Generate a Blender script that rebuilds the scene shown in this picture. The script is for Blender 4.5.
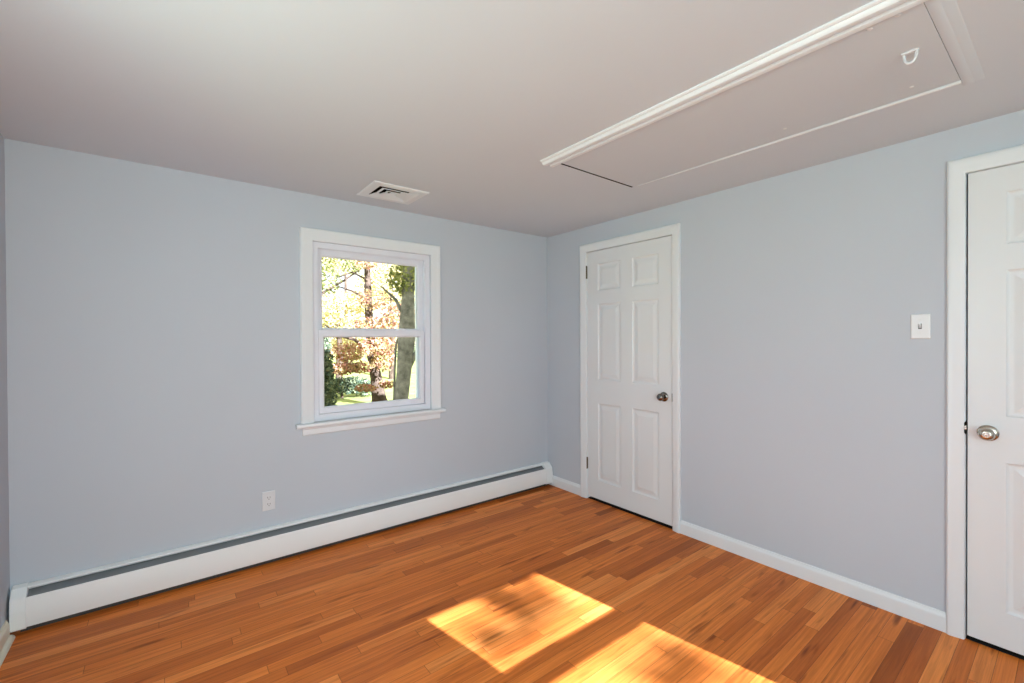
import bpy, bmesh, math, random
from mathutils import Vector, Matrix

# ------------------------------------------------------------------ clearing
for _o in list(bpy.data.objects):
    bpy.data.objects.remove(_o, do_unlink=True)
SC = bpy.context.scene
COL = SC.collection

# ------------------------------------------------------------------ camera
cam_data = bpy.data.cameras.new('camera')
cam = bpy.data.objects.new('camera', cam_data)
COL.objects.link(cam)
cam_data.sensor_fit = 'HORIZONTAL'
cam_data.sensor_width = 36.0
cam_data.lens = 445.2202 * 36.0 / 1024.0
cam_data.clip_start = 0.02
cam_data.clip_end = 200
_yaw, _pitch, _roll = math.radians(-37.937), math.radians(-0.3832), math.radians(-0.2707)
_fw = Vector((-math.sin(_yaw) * math.cos(_pitch), math.cos(_yaw) * math.cos(_pitch), math.sin(_pitch)))
_r = Vector((math.cos(_yaw), math.sin(_yaw), 0))
_u = _r.cross(_fw)
_r2 = _r * math.cos(_roll) + _u * math.sin(_roll)
_u2 = _u * math.cos(_roll) - _r * math.sin(_roll)
_m = Matrix((_r2, _u2, -_fw)).transposed().to_4x4()
_m.translation = Vector((-2.7633, -3.0183, 1.3288))
cam.matrix_world = _m
SC.camera = cam

# ------------------------------------------------------------------ sky, sun, fill lamps, exposure
world = bpy.data.worlds.new('sky')
SC.world = world
world.use_nodes = True
_bg = world.node_tree.nodes['Background']
_bg.inputs['Color'].default_value = (0.90, 0.95, 1.0, 1)
_bg.inputs['Strength'].default_value = 1.8

SUN_TAN = 0.55                                   # tangent of the sun's height
sun_dir = Vector((-0.158, 1.0, 0)).normalized()  # the way the light travels
sun_dir = Vector((sun_dir.x, sun_dir.y, -SUN_TAN)).normalized()
sl = bpy.data.lights.new('sun', 'SUN')
sl.energy = 34.0
sl.angle = math.radians(0.34)
sl.color = (0.84, 0.94, 1.22)
so = bpy.data.objects.new('sun', sl)
COL.objects.link(so)
so.rotation_euler = sun_dir.to_track_quat('-Z', 'Y').to_euler()
so.location = (2, -14, 12)


def fill_lamp(name, loc, direction, sx, sy, power, color):
    d = bpy.data.lights.new(name, 'AREA')
    d.shape = 'RECTANGLE'
    d.size, d.size_y = sx, sy
    d.energy = power
    d.color = color
    o = bpy.data.objects.new(name, d)
    COL.objects.link(o)
    o.location = loc
    o.rotation_euler = Vector(direction).to_track_quat('-Z', 'Z').to_euler()
    return o


# added fill lamps in two added windows, behind and beside the camera
FILL = (0.84, 1.0, 0.97)
fill_lamp('fill_front', (-2.92, -4.585, 1.30), (0, 1, 0), 0.60, 1.40, 51, FILL)
fill_lamp('fill_side', (-3.32, -2.0, 1.40), (1, 0, 0), 0.80, 0.95, 15.5, FILL)

vs = SC.view_settings
SC.display_settings.display_device = 'sRGB'
vs.view_transform = 'Standard'
vs.look = 'None'
vs.exposure = 0.0
vs.gamma = 1.0
vs.use_curve_mapping = False
SC.cycles.max_bounces = 10
SC.cycles.diffuse_bounces = 6
SC.cycles.transparent_max_bounces = 24
SC.cycles.use_denoising = True
SC.cycles.sample_clamp_indirect = 8.0

# ------------------------------------------------------------------ materials


def s2l(c):
    return tuple((v / 255 / 12.92) if v / 255 <= 0.04045 else ((v / 255 + 0.055) / 1.055) ** 2.4 for v in c)


def mat(name, col, rough=0.5, metal=0.0, spec=0.5, var=0.0, scale=6.0, bump=0.0, bscale=200.0):
    m = bpy.data.materials.new(name)
    m.use_nodes = True
    nt = m.node_tree
    b = nt.nodes['Principled BSDF']
    b.inputs['Roughness'].default_value = rough
    b.inputs['Metallic'].default_value = metal
    b.inputs['Specular IOR Level'].default_value = spec
    b.inputs['Base Color'].default_value = (*col, 1)
    tc = nt.nodes.new('ShaderNodeTexCoord')
    if var:
        n = nt.nodes.new('ShaderNodeTexNoise')
        n.inputs['Scale'].default_value = scale
        n.inputs['Detail'].default_value = 4
        nt.links.new(tc.outputs['Object'], n.inputs['Vector'])
        r = nt.nodes.new('ShaderNodeValToRGB')
        r.color_ramp.elements[0].position = 0.3
        r.color_ramp.elements[1].position = 0.7
        r.color_ramp.elements[0].color = (*[c * (1 - var) for c in col], 1)
        r.color_ramp.elements[1].color = (*[min(1, c * (1 + var)) for c in col], 1)
        nt.links.new(n.outputs['Fac'], r.inputs['Fac'])
        nt.links.new(r.outputs['Color'], b.inputs['Base Color'])
    if bump:
        n2 = nt.nodes.new('ShaderNodeTexNoise')
        n2.inputs['Scale'].default_value = bscale
        nt.links.new(tc.outputs['Object'], n2.inputs['Vector'])
        bp = nt.nodes.new('ShaderNodeBump')
        bp.inputs['Strength'].default_value = bump
        bp.inputs['Distance'].default_value = 0.002
        nt.links.new(n2.outputs['Fac'], bp.inputs['Height'])
        nt.links.new(bp.outputs['Normal'], b.inputs['Normal'])
    return m


def glass_mat():
    m = bpy.data.materials.new('window_glass')
    m.use_nodes = True
    nt = m.node_tree
    nt.nodes.remove(nt.nodes['Principled BSDF'])
    out = nt.nodes['Material Output']
    t = nt.nodes.new('ShaderNodeBsdfTransparent')
    t.inputs['Color'].default_value = (0.97, 0.98, 0.98, 1)
    g = nt.nodes.new('ShaderNodeBsdfGlossy')
    g.inputs['Roughness'].default_value = 0.02
    f = nt.nodes.new('ShaderNodeFresnel')
    f.inputs['IOR'].default_value = 1.15
    mx = nt.nodes.new('ShaderNodeMixShader')
    nt.links.new(f.outputs['Fac'], mx.inputs[0])
    nt.links.new(t.outputs[0], mx.inputs[1])
    nt.links.new(g.outputs[0], mx.inputs[2])
    nt.links.new(mx.outputs[0], out.inputs['Surface'])
    return m


def leaf_mat(name, cols, rough=0.6, trans=0.35):
    m = bpy.data.materials.new(name)
    m.use_nodes = True
    nt = m.node_tree
    nt.nodes.remove(nt.nodes['Principled BSDF'])
    out = nt.nodes['Material Output']
    geo = nt.nodes.new('ShaderNodeNewGeometry')
    ramp = nt.nodes.new('ShaderNodeValToRGB')
    er = ramp.color_ramp.elements
    while len(er) < len(cols):
        er.new(0.5)
    for i, c in enumerate(cols):
        er[i].position = i / (len(cols) - 1)
        er[i].color = (*c, 1)
    nt.links.new(geo.outputs['Random Per Island'], ramp.inputs['Fac'])
    d = nt.nodes.new('ShaderNodeBsdfDiffuse')
    t = nt.nodes.new('ShaderNodeBsdfTranslucent')
    nt.links.new(ramp.outputs['Color'], d.inputs['Color'])
    nt.links.new(ramp.outputs['Color'], t.inputs['Color'])
    mx = nt.nodes.new('ShaderNodeMixShader')
    mx.inputs[0].default_value = trans
    nt.links.new(d.outputs[0], mx.inputs[1])
    nt.links.new(t.outputs[0], mx.inputs[2])
    nt.links.new(mx.outputs[0], out.inputs['Surface'])
    return m


def floor_mat():
    m = bpy.data.materials.new('oak_strip_floor')
    m.use_nodes = True
    nt = m.node_tree
    N, L = nt.nodes, nt.links
    b = N['Principled BSDF']

    def math_(op, a, c=None):
        n = N.new('ShaderNodeMath')
        n.operation = op
        for i, v in enumerate((a, c)):
            if v is None:
                continue
            if isinstance(v, (int, float)):
                n.inputs[i].default_value = v
            else:
                L.new(v, n.inputs[i])
        return n.outputs[0]

    tc = N.new('ShaderNodeTexCoord')
    sp = N.new('ShaderNodeSeparateXYZ')
    L.new(tc.outputs['Object'], sp.inputs[0])
    X, Y = sp.outputs['X'], sp.outputs['Y']
    yy = math_('DIVIDE', Y, 0.0572)
    row = math_('FLOOR', yy)
    fy = math_('FRACT', yy)
    wn = N.new('ShaderNodeTexWhiteNoise')
    wn.noise_dimensions = '1D'
    L.new(row, wn.inputs['W'])
    lenv = math_('ADD', math_('MULTIPLY', wn.outputs['Value'], 0.7), 0.7)
    xs = math_('ADD', math_('DIVIDE', X, lenv), math_('MULTIPLY', wn.outputs['Value'], 37.3))
    pl = math_('FLOOR', xs)
    fx = math_('FRACT', xs)
    cv = N.new('ShaderNodeCombineXYZ')
    L.new(row, cv.inputs[0])
    L.new(pl, cv.inputs[1])
    w2 = N.new('ShaderNodeTexWhiteNoise')
    w2.noise_dimensions = '2D'
    L.new(cv.outputs[0], w2.inputs['Vector'])
    tone = N.new('ShaderNodeValToRGB')
    e = tone.color_ramp.elements
    stops = [(0.0, (150, 76, 24)), (0.10, (192, 103, 42)), (0.45, (217, 122, 51)), (0.8, (225, 130, 58)), (1.0, (236, 145, 72))]
    while len(e) < len(stops):
        e.new(0.5)
    for i, (p, c) in enumerate(stops):
        e[i].position = p
        e[i].color = (*s2l(c), 1)
    L.new(w2.outputs['Value'], tone.inputs['Fac'])
    # grain: noise stretched along the strip and shifted strip by strip
    gv = N.new('ShaderNodeCombineXYZ')
    L.new(math_('MULTIPLY', X, 2.2), gv.inputs[0])
    L.new(math_('MULTIPLY', Y, 70.0), gv.inputs[1])
    L.new(math_('MULTIPLY', w2.outputs['Value'], 90.0), gv.inputs[2])
    gn = N.new('ShaderNodeTexNoise')
    gn.inputs['Scale'].default_value = 1.0
    gn.inputs['Detail'].default_value = 6
    gn.inputs['Roughness'].default_value = 0.65
    gn.inputs['Distortion'].default_value = 0.6
    L.new(gv.outputs[0], gn.inputs['Vector'])
    gr = N.new('ShaderNodeValToRGB')
    gr.color_ramp.elements[0].position = 0.30
    gr.color_ramp.elements[0].color = (0.68, 0.62, 0.56, 1)
    gr.color_ramp.elements[1].position = 0.62
    gr.color_ramp.elements[1].color = (1.06, 1.06, 1.06, 1)
    L.new(gn.outputs['Fac'], gr.inputs['Fac'])
    # knots and dark mineral streaks
    kv = N.new('ShaderNodeCombineXYZ')
    L.new(math_('MULTIPLY', X, 3.0), kv.inputs[0])
    L.new(math_('MULTIPLY', Y, 26.0), kv.inputs[1])
    L.new(math_('MULTIPLY', w2.outputs['Value'], 50.0), kv.inputs[2])
    kn = N.new('ShaderNodeTexNoise')
    kn.inputs['Scale'].default_value = 1.0
    kn.inputs['Detail'].default_value = 2
    L.new(kv.outputs[0], kn.inputs['Vector'])
    kr = N.new('ShaderNodeValToRGB')
    kr.color_ramp.elements[0].position = 0.25
    kr.color_ramp.elements[0].color = (0.42, 0.34, 0.28, 1)
    kr.color_ramp.elements[1].position = 0.38
    kr.color_ramp.elements[1].color = (1, 1, 1, 1)
    L.new(kn.outputs['Fac'], kr.inputs['Fac'])

    def mul(a, c):
        n = N.new('ShaderNodeMix')
        n.data_type = 'RGBA'
        n.blend_type = 'MULTIPLY'
        n.inputs['Factor'].default_value = 1.0
        L.new(a, n.inputs[6])
        L.new(c, n.inputs[7])
        return n.outputs[2]
    col = mul(mul(tone.outputs['Color'], gr.outputs['Color']), kr.outputs['Color'])
    # seams between strips and at butt ends
    sy = math_('LESS_THAN', math_('MINIMUM', fy, math_('SUBTRACT', 1.0, fy)), 0.016)
    ex = math_('MULTIPLY', math_('MINIMUM', fx, math_('SUBTRACT', 1.0, fx)), lenv)
    sx = math_('LESS_THAN', ex, 0.0012)
    seam = math_('MAXIMUM', sy, sx)
    mx = N.new('ShaderNodeMix')
    mx.data_type = 'RGBA'
    L.new(math_('MULTIPLY', seam, 0.55), mx.inputs['Factor'])
    L.new(col, mx.inputs[6])
    mx.inputs[7].default_value = (*s2l((60, 30, 12)), 1)
    L.new(mx.outputs[2], b.inputs['Base Color'])
    b.inputs['Roughness'].default_value = 0.42
    b.inputs['Specular IOR Level'].default_value = 0.18
    bp = N.new('ShaderNodeBump')
    bp.inputs['Strength'].default_value = 0.25
    bp.inputs['Distance'].default_value = 0.001
    L.new(math_('SUBTRACT', gn.outputs['Fac'], seam), bp.inputs['Height'])
    L.new(bp.outputs['Normal'], b.inputs['Normal'])
    return m


M = {
    'wall': mat('pale_blue_grey_paint', s2l((190, 198, 208)), 0.75, spec=0.25, var=0.012, scale=1.5, bump=0.06, bscale=140),
    'ceiling': mat('warm_white_ceiling_paint', s2l((204, 213, 222)), 0.7, spec=0.25, var=0.01, scale=1.2, bump=0.05, bscale=110),
    'hatch': mat('taupe_white_hatch_paint', s2l((201, 209, 217)), 0.6, spec=0.3, var=0.012, scale=2.0, bump=0.04),
    'trim': mat('white_gloss_trim', s2l((222, 228, 233)), 0.32, spec=0.5, var=0.006, scale=3.0),
    'cream_trim': mat('cream_painted_trim', s2l((226, 224, 208)), 0.4, spec=0.5, var=0.015, scale=4.0),
    'door': mat('white_satin_door', s2l((219, 224, 228)), 0.36, spec=0.5, var=0.006, scale=3.0, bump=0.03, bscale=90),
    'vinyl': mat('white_vinyl', s2l((223, 227, 237)), 0.35, spec=0.5, var=0.004),
    'enamel': mat('white_enamelled_steel', s2l((234, 238, 240)), 0.3, spec=0.5, var=0.008, scale=2.0),
    'damper': mat('grey_steel_damper', s2l((128, 133, 138)), 0.45, metal=0.3, var=0.05),
    'fins': mat('dull_aluminium_fins', s2l((120, 120, 122)), 0.5, metal=0.6, var=0.08),
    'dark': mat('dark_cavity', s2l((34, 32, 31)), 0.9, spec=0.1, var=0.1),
    'closet': mat('closet_shade', s2l((44, 43, 42)), 0.9, spec=0.1, var=0.03),
    'duct': mat('duct_shade_black', s2l((24, 22, 21)), 0.9, spec=0.1, var=0.1),
    'bronze': mat('dark_bronze', s2l((92, 84, 68)), 0.4, metal=0.8, var=0.1, scale=40),
    'nickel': mat('brushed_nickel', s2l((196, 188, 176)), 0.24, metal=1.0, var=0.04, scale=50),
    'dark_nickel': mat('dark_nickel', s2l((126, 122, 116)), 0.2, metal=1.0, var=0.06, scale=50),
    'plastic': mat('white_plastic', s2l((216, 219, 224)), 0.3, spec=0.5, var=0.004),
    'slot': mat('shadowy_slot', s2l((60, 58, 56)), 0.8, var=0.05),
    'floor': floor_mat(),
    'glass': glass_mat(),
    'bark_grey': mat('grey_bark', s2l((132, 126, 116)), 0.95, spec=0.1, var=0.45, scale=7, bump=1.0, bscale=30),
    'bark_dark': mat('dark_bark', s2l((88, 72, 58)), 0.95, spec=0.1, var=0.45, scale=8, bump=1.0, bscale=30),
    'lawn': mat('sunlit_lawn', s2l((150, 156, 88)), 0.95, spec=0.1, var=0.35, scale=2.2),
    'siding': mat('white_exterior_siding', s2l((225, 225, 220)), 0.7, var=0.02),
    'brick': mat('red_brown_brick', s2l((140, 92, 76)), 0.9, var=0.15, scale=14),
    'roofing': mat('grey_roof_shingle', s2l((90, 88, 86)), 0.9, var=0.2, scale=8),
    'maple_leaf': leaf_mat('maple_leaf', [s2l((150, 92, 72)), s2l((205, 140, 118)), s2l((222, 178, 150)), s2l((190, 150, 100)), s2l((150, 140, 84)), s2l((205, 175, 120)), s2l((96, 78, 50))]),
    'yellow_leaf': leaf_mat('yellow_leaf', [s2l((150, 146, 80)), s2l((200, 190, 120)), s2l((222, 205, 150)), s2l((220, 186, 130)), s2l((236, 228, 190)), s2l((120, 112, 60))]),
    'green_leaf': leaf_mat('green_leaf', [s2l((84, 92, 50)), s2l((150, 152, 86)), s2l((196, 192, 130)), s2l((110, 118, 70))]),
    'conifer_leaf': leaf_mat('conifer_leaf', [s2l((62, 76, 62)), s2l((96, 110, 84)), s2l((150, 152, 112)), s2l((74, 88, 72))], trans=0.1),
    'oak_leaf': leaf_mat('oak_leaf', [s2l((110, 110, 50)), s2l((150, 120, 60))]),
}

# ------------------------------------------------------------------ mesh helpers


def tag(o, label=None, cat=None, group=None, kind=None):
    if label:
        o['label'] = label
    if cat:
        o['category'] = cat
    if group:
        o['group'] = group
    if kind:
        o['kind'] = kind
    return o


def obj(name, bm, material, parent=None, smooth=None, bevel=None, loc=None):
    """links the bmesh as ONE mesh object; loc = its own origin (world), geometry given in world space"""
    bmesh.ops.recalc_face_normals(bm, faces=bm.faces)
    me = bpy.data.meshes.new(name)
    bm.to_mesh(me)
    bm.free()
    mats = material if isinstance(material, (list, tuple)) else [material]
    for m_ in mats:
        me.materials.append(m_)
    o = bpy.data.objects.new(name, me)
    COL.objects.link(o)
    if loc is not None:
        me.transform(Matrix.Translation(-Vector(loc)))
        o.location = loc
    if parent is not None:
        o.parent = parent
        o.matrix_parent_inverse = Matrix.Translation(-parent.location) if parent.parent is None else \
            Matrix.Translation(-(parent.matrix_parent_inverse @ Vector(parent.location) + parent.parent.location))
    if bevel:
        bv = o.modifiers.new('bevel', 'BEVEL')
        bv.width = bevel
        bv.segments = 2
        bv.limit_method = 'ANGLE'
        bv.angle_limit = math.radians(40)
    if smooth:
        for p in me.polygons:
            p.use_smooth = True
        me.set_sharp_from_angle(angle=math.radians(smooth))
    return o


def thing(name, loc, label, cat, group=None, kind=None):
    o = bpy.data.objects.new(name, None)
    o.empty_display_size = 0.1
    COL.objects.link(o)
    o.location = loc
    return tag(o, label, cat, group, kind)


def box(bm, x0, x1, y0, y1, z0, z1, mi=0):
    vs_ = [bm.verts.new((x, y, z)) for x in (x0, x1) for y in (y0, y1) for z in (z0, z1)]
    for f in ((0, 1, 3, 2), (4, 6, 7, 5), (0, 4, 5, 1), (2, 3, 7, 6), (0, 2, 6, 4), (1, 5, 7, 3)):
        fc = bm.faces.new([vs_[i] for i in f])
        fc.material_index = mi


def slab(bm, mapf, u0, u1, v0, v1, w0, w1, holes=()):
    """a sheet of thickness w0..w1 with rectangular holes (u0,u1,v0,v1)"""
    us = sorted({u0, u1, *[h[0] for h in holes], *[h[1] for h in holes]})
    vv = sorted({v0, v1, *[h[2] for h in holes], *[h[3] for h in holes]})
    vd = {}

    def V(i, j, k):
        key = (i, j, k)
        if key not in vd:
            vd[key] = bm.verts.new(mapf(us[i], vv[j], (w0, w1)[k]))
        return vd[key]

    def solid(i, j):
        if i < 0 or j < 0 or i >= len(us) - 1 or j >= len(vv) - 1:
            return False
        cu, cv = (us[i] + us[i + 1]) / 2, (vv[j] + vv[j + 1]) / 2
        return not any(h[0] < cu < h[1] and h[2] < cv < h[3] for h in holes)
    for i in range(len(us) - 1):
        for j in range(len(vv) - 1):
            if not solid(i, j):
                continue
            for k in (0, 1):
                bm.faces.new([V(i, j, k), V(i + 1, j, k), V(i + 1, j + 1, k), V(i, j + 1, k)])
            if not solid(i - 1, j):
                bm.faces.new([V(i, j, 0), V(i, j + 1, 0), V(i, j + 1, 1), V(i, j, 1)])
            if not solid(i + 1, j):
                bm.faces.new([V(i + 1, j, 0), V(i + 1, j + 1, 0), V(i + 1, j + 1, 1), V(i + 1, j, 1)])
            if not solid(i, j - 1):
                bm.faces.new([V(i, j, 0), V(i + 1, j, 0), V(i + 1, j, 1), V(i, j, 1)])
            if not solid(i, j + 1):
                bm.faces.new([V(i, j + 1, 0), V(i + 1, j + 1, 0), V(i + 1, j + 1, 1), V(i, j + 1, 1)])


def sweep(bm, stations, closed_profile=True, cap=True):
    """stations: list of rings (same number of points); skins between them"""
    rings = [[bm.verts.new(p) for p in st] for st in stations]
    n = len(rings[0])
    for a, b in zip(rings, rings[1:]):
        for i in range(n if closed_profile else n - 1):
            j = (i + 1) % n
            bm.faces.new([a[i], a[j], b[j], b[i]])
    if cap:
        bm.faces.new(rings[0])
        bm.faces.new(list(reversed(rings[-1])))


def lathe(bm, centre, axis, profile, seg=28, sy=1.0):
    """profile: (distance along axis, radius)"""
    axis = Vector(axis).normalized()
    t = Vector((0, 0, 1)) if abs(axis.z) < 0.9 else Vector((1, 0, 0))
    e1 = axis.cross(t).normalized()
    e2 = axis.cross(e1)
    rings = []
    for d, r in profile:
        c = Vector(centre) + axis * d
        rings.append([bm.verts.new(c + e1 * (r * math.cos(2 * math.pi * i / seg)) + e2 * (r * sy * math.sin(2 * math.pi * i / seg))) for i in range(seg)])
    for a, b in zip(rings, rings[1:]):
        for i in range(seg):
            j = (i + 1) % seg
            bm.faces.new([a[i], a[j], b[j], b[i]])
    bm.faces.new(rings[0])
    bm.faces.new(list(reversed(rings[-1])))


def tube(bm, pts, rads, seg=8):
    pts = [Vector(p) for p in pts]
    rings = []
    for k, p in enumerate(pts):
        d = (pts[min(k + 1, len(pts) - 1)] - pts[max(k - 1, 0)]).normalized()
        t = Vector((0, 0, 1)) if abs(d.z) < 0.8 else Vector((1, 0, 0))
        e1 = d.cross(t).normalized()
        e2 = d.cross(e1)
        r = rads[k] if isinstance(rads, (list, tuple)) else rads
        rings.append([bm.verts.new(p + e1 * (r * math.cos(2 * math.pi * i / seg)) + e2 * (r * math.sin(2 * math.pi * i / seg))) for i in range(seg)])
    for k in range(len(rings) - 1):
        # rings may twist against each other: match the nearest start
        a, b = rings[k], rings[k + 1]
        off = min(range(seg), key=lambda q: sum((a[i].co - b[(i + q) % seg].co).length for i in range(0, seg, 2)))
        b = b[off:] + b[:off]
        rings[k + 1] = b
        for i in range(seg):
            j = (i + 1) % seg
            bm.faces.new([a[i], a[j], b[j], b[i]])
    bm.faces.new(rings[0])
    bm.faces.new(list(reversed(rings[-1])))


def prism_x(bm, poly_yz, x0, x1):
    sweep(bm, [[(x0, y, z) for y, z in poly_yz], [(x1, y, z) for y, z in poly_yz]])


def prism_y(bm, poly_xz, y0, y1):
    sweep(bm, [[(x, y0, z) for x, z in poly_xz], [(x, y1, z) for x, z in poly_xz]])


# ------------------------------------------------------------------ room dimensions
H = 2.25
XL, YF = -3.332, -4.60          # left wall, front wall (behind the camera); the corner facing us is x = y = 0
T = 0.12
W1 = (-2.02, -1.185, 0.80, 1.957)          # opening of the window we see
W2 = (-1.308, -0.472, 1.00, 2.068)         # sunny window in the wall behind the camera
W4 = (-3.24, -2.56, 0.50, 2.07)         # added, unseen second window in that wall, around a fill lamp
W3 = (-2.48, -1.52, 0.80, 1.957)           # added, unseen window in the left wall, around a fill lamp
D1 = (-1.285, -0.479, 0.0, 2.045)          # openings of the doors (y0, y1, z0, z1)
D2 = (-3.49, -2.695, 0.0, 2.045)
HATCH = (-1.131, -0.502, -2.747, -1.316)   # hole of the attic hatch
VENT = (-1.757, -1.483, -0.463, -0.206)    # hole of the ceiling vent

# ------------------------------------------------------------------ shell of the room
b = bmesh.new()
box(b, XL - T, 1.0, YF - T, T, -0.12, 0.0)
tag(obj('floor', b, M['floor']), 'glossy honey oak strip floor', 'floor', kind='structure')

b = bmesh.new()
slab(b, lambda u, v, w: (u, v, w), XL - T, 1.0, YF - T, T, H, H + 0.10, [HATCH, VENT])
tag(obj('ceiling', b, M['ceiling']), 'plain white painted ceiling', 'ceiling', kind='structure')

b = bmesh.new()
slab(b, lambda u, v, w: (u, w, v), XL - T, 1.0, 0.0, H, 0.0, T, [W1])
tag(obj('wall_back', b, M['wall']), 'pale blue-grey wall holding the window above the heater', 'wall', kind='structure')

b = bmesh.new()
slab(b, lambda u, v, w: (w, u, v), YF, 0.0, 0.0, H, 0.0, T, [D1, D2])
tag(obj('wall_right', b, M['wall']), 'pale blue-grey wall holding the two white doors', 'wall', kind='structure')

b = bmesh.new()
slab(b, lambda u, v, w: (w, u, v), YF - T, 0.0, 0.0, H, XL - T, XL, [W3])
tag(obj('wall_left', b, M['wall']), 'pale blue-grey wall at the far left end of the heater', 'wall', kind='structure')

b = bmesh.new()
slab(b, lambda u, v, w: (u, w, v), XL, 1.0, 0.0, H, YF - T, YF, [W2, W4])
tag(obj('wall_front', b, M['wall']), 'pale blue-grey wall opposite the heater', 'wall', kind='structure')

# unseen closets behind the doors, their shade put into a near-black wall colour
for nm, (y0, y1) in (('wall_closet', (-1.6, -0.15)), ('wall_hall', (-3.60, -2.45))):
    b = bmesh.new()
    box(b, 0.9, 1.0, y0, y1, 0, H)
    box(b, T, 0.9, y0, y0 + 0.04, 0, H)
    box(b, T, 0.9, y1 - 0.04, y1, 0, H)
    tag(obj(nm, b, M['closet']), {'wall_closet': 'closet wall behind the hinged door, unlit shade put into its dark colour', 'wall_hall': 'wall beyond the door by the light switch, unlit shade put into its dark colour'}[nm], 'wall', kind='structure')

# unseen roof closing the attic; ridge raised and stretched to shade the near yard
b = bmesh.new()
sweep(b, [[(x, YF - 0.5, H + 0.10), (x, T + 0.4, H + 0.10), (x, -2.2, H + 3.9)] for x in (XL - T - 0.3, 7.0)])
for f in list(b.faces):
    if abs(f.normal.z) > 0.99 or all(abs(v.co.z - H - 0.10) < 1e-6 for v in f.verts):
        b.faces.remove(f)
ro = obj('roof', b, M['roofing'])
tag(ro, 'grey shingle roof above the room, unseen, enlarged to shade the yard', 'roof', kind='structure')
b = bmesh.new()  # unseen chimney added to throw shade on the upper oak trunk
slab(b, lambda u, v, w: (u, v, w), 2.28, 2.84, -2.50, -1.90, 5.6, 8.2, [(2.42, 2.70, -2.34, -2.06)])
slab(b, lambda u, v, w: (u, v, w), 2.22, 2.90, -2.56, -1.84, 8.2, 8.3, [(2.42, 2.70, -2.34, -2.06)])
obj('shade_chimney', b, M['brick'], ro)

# ------------------------------------------------------------------ windows


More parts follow.
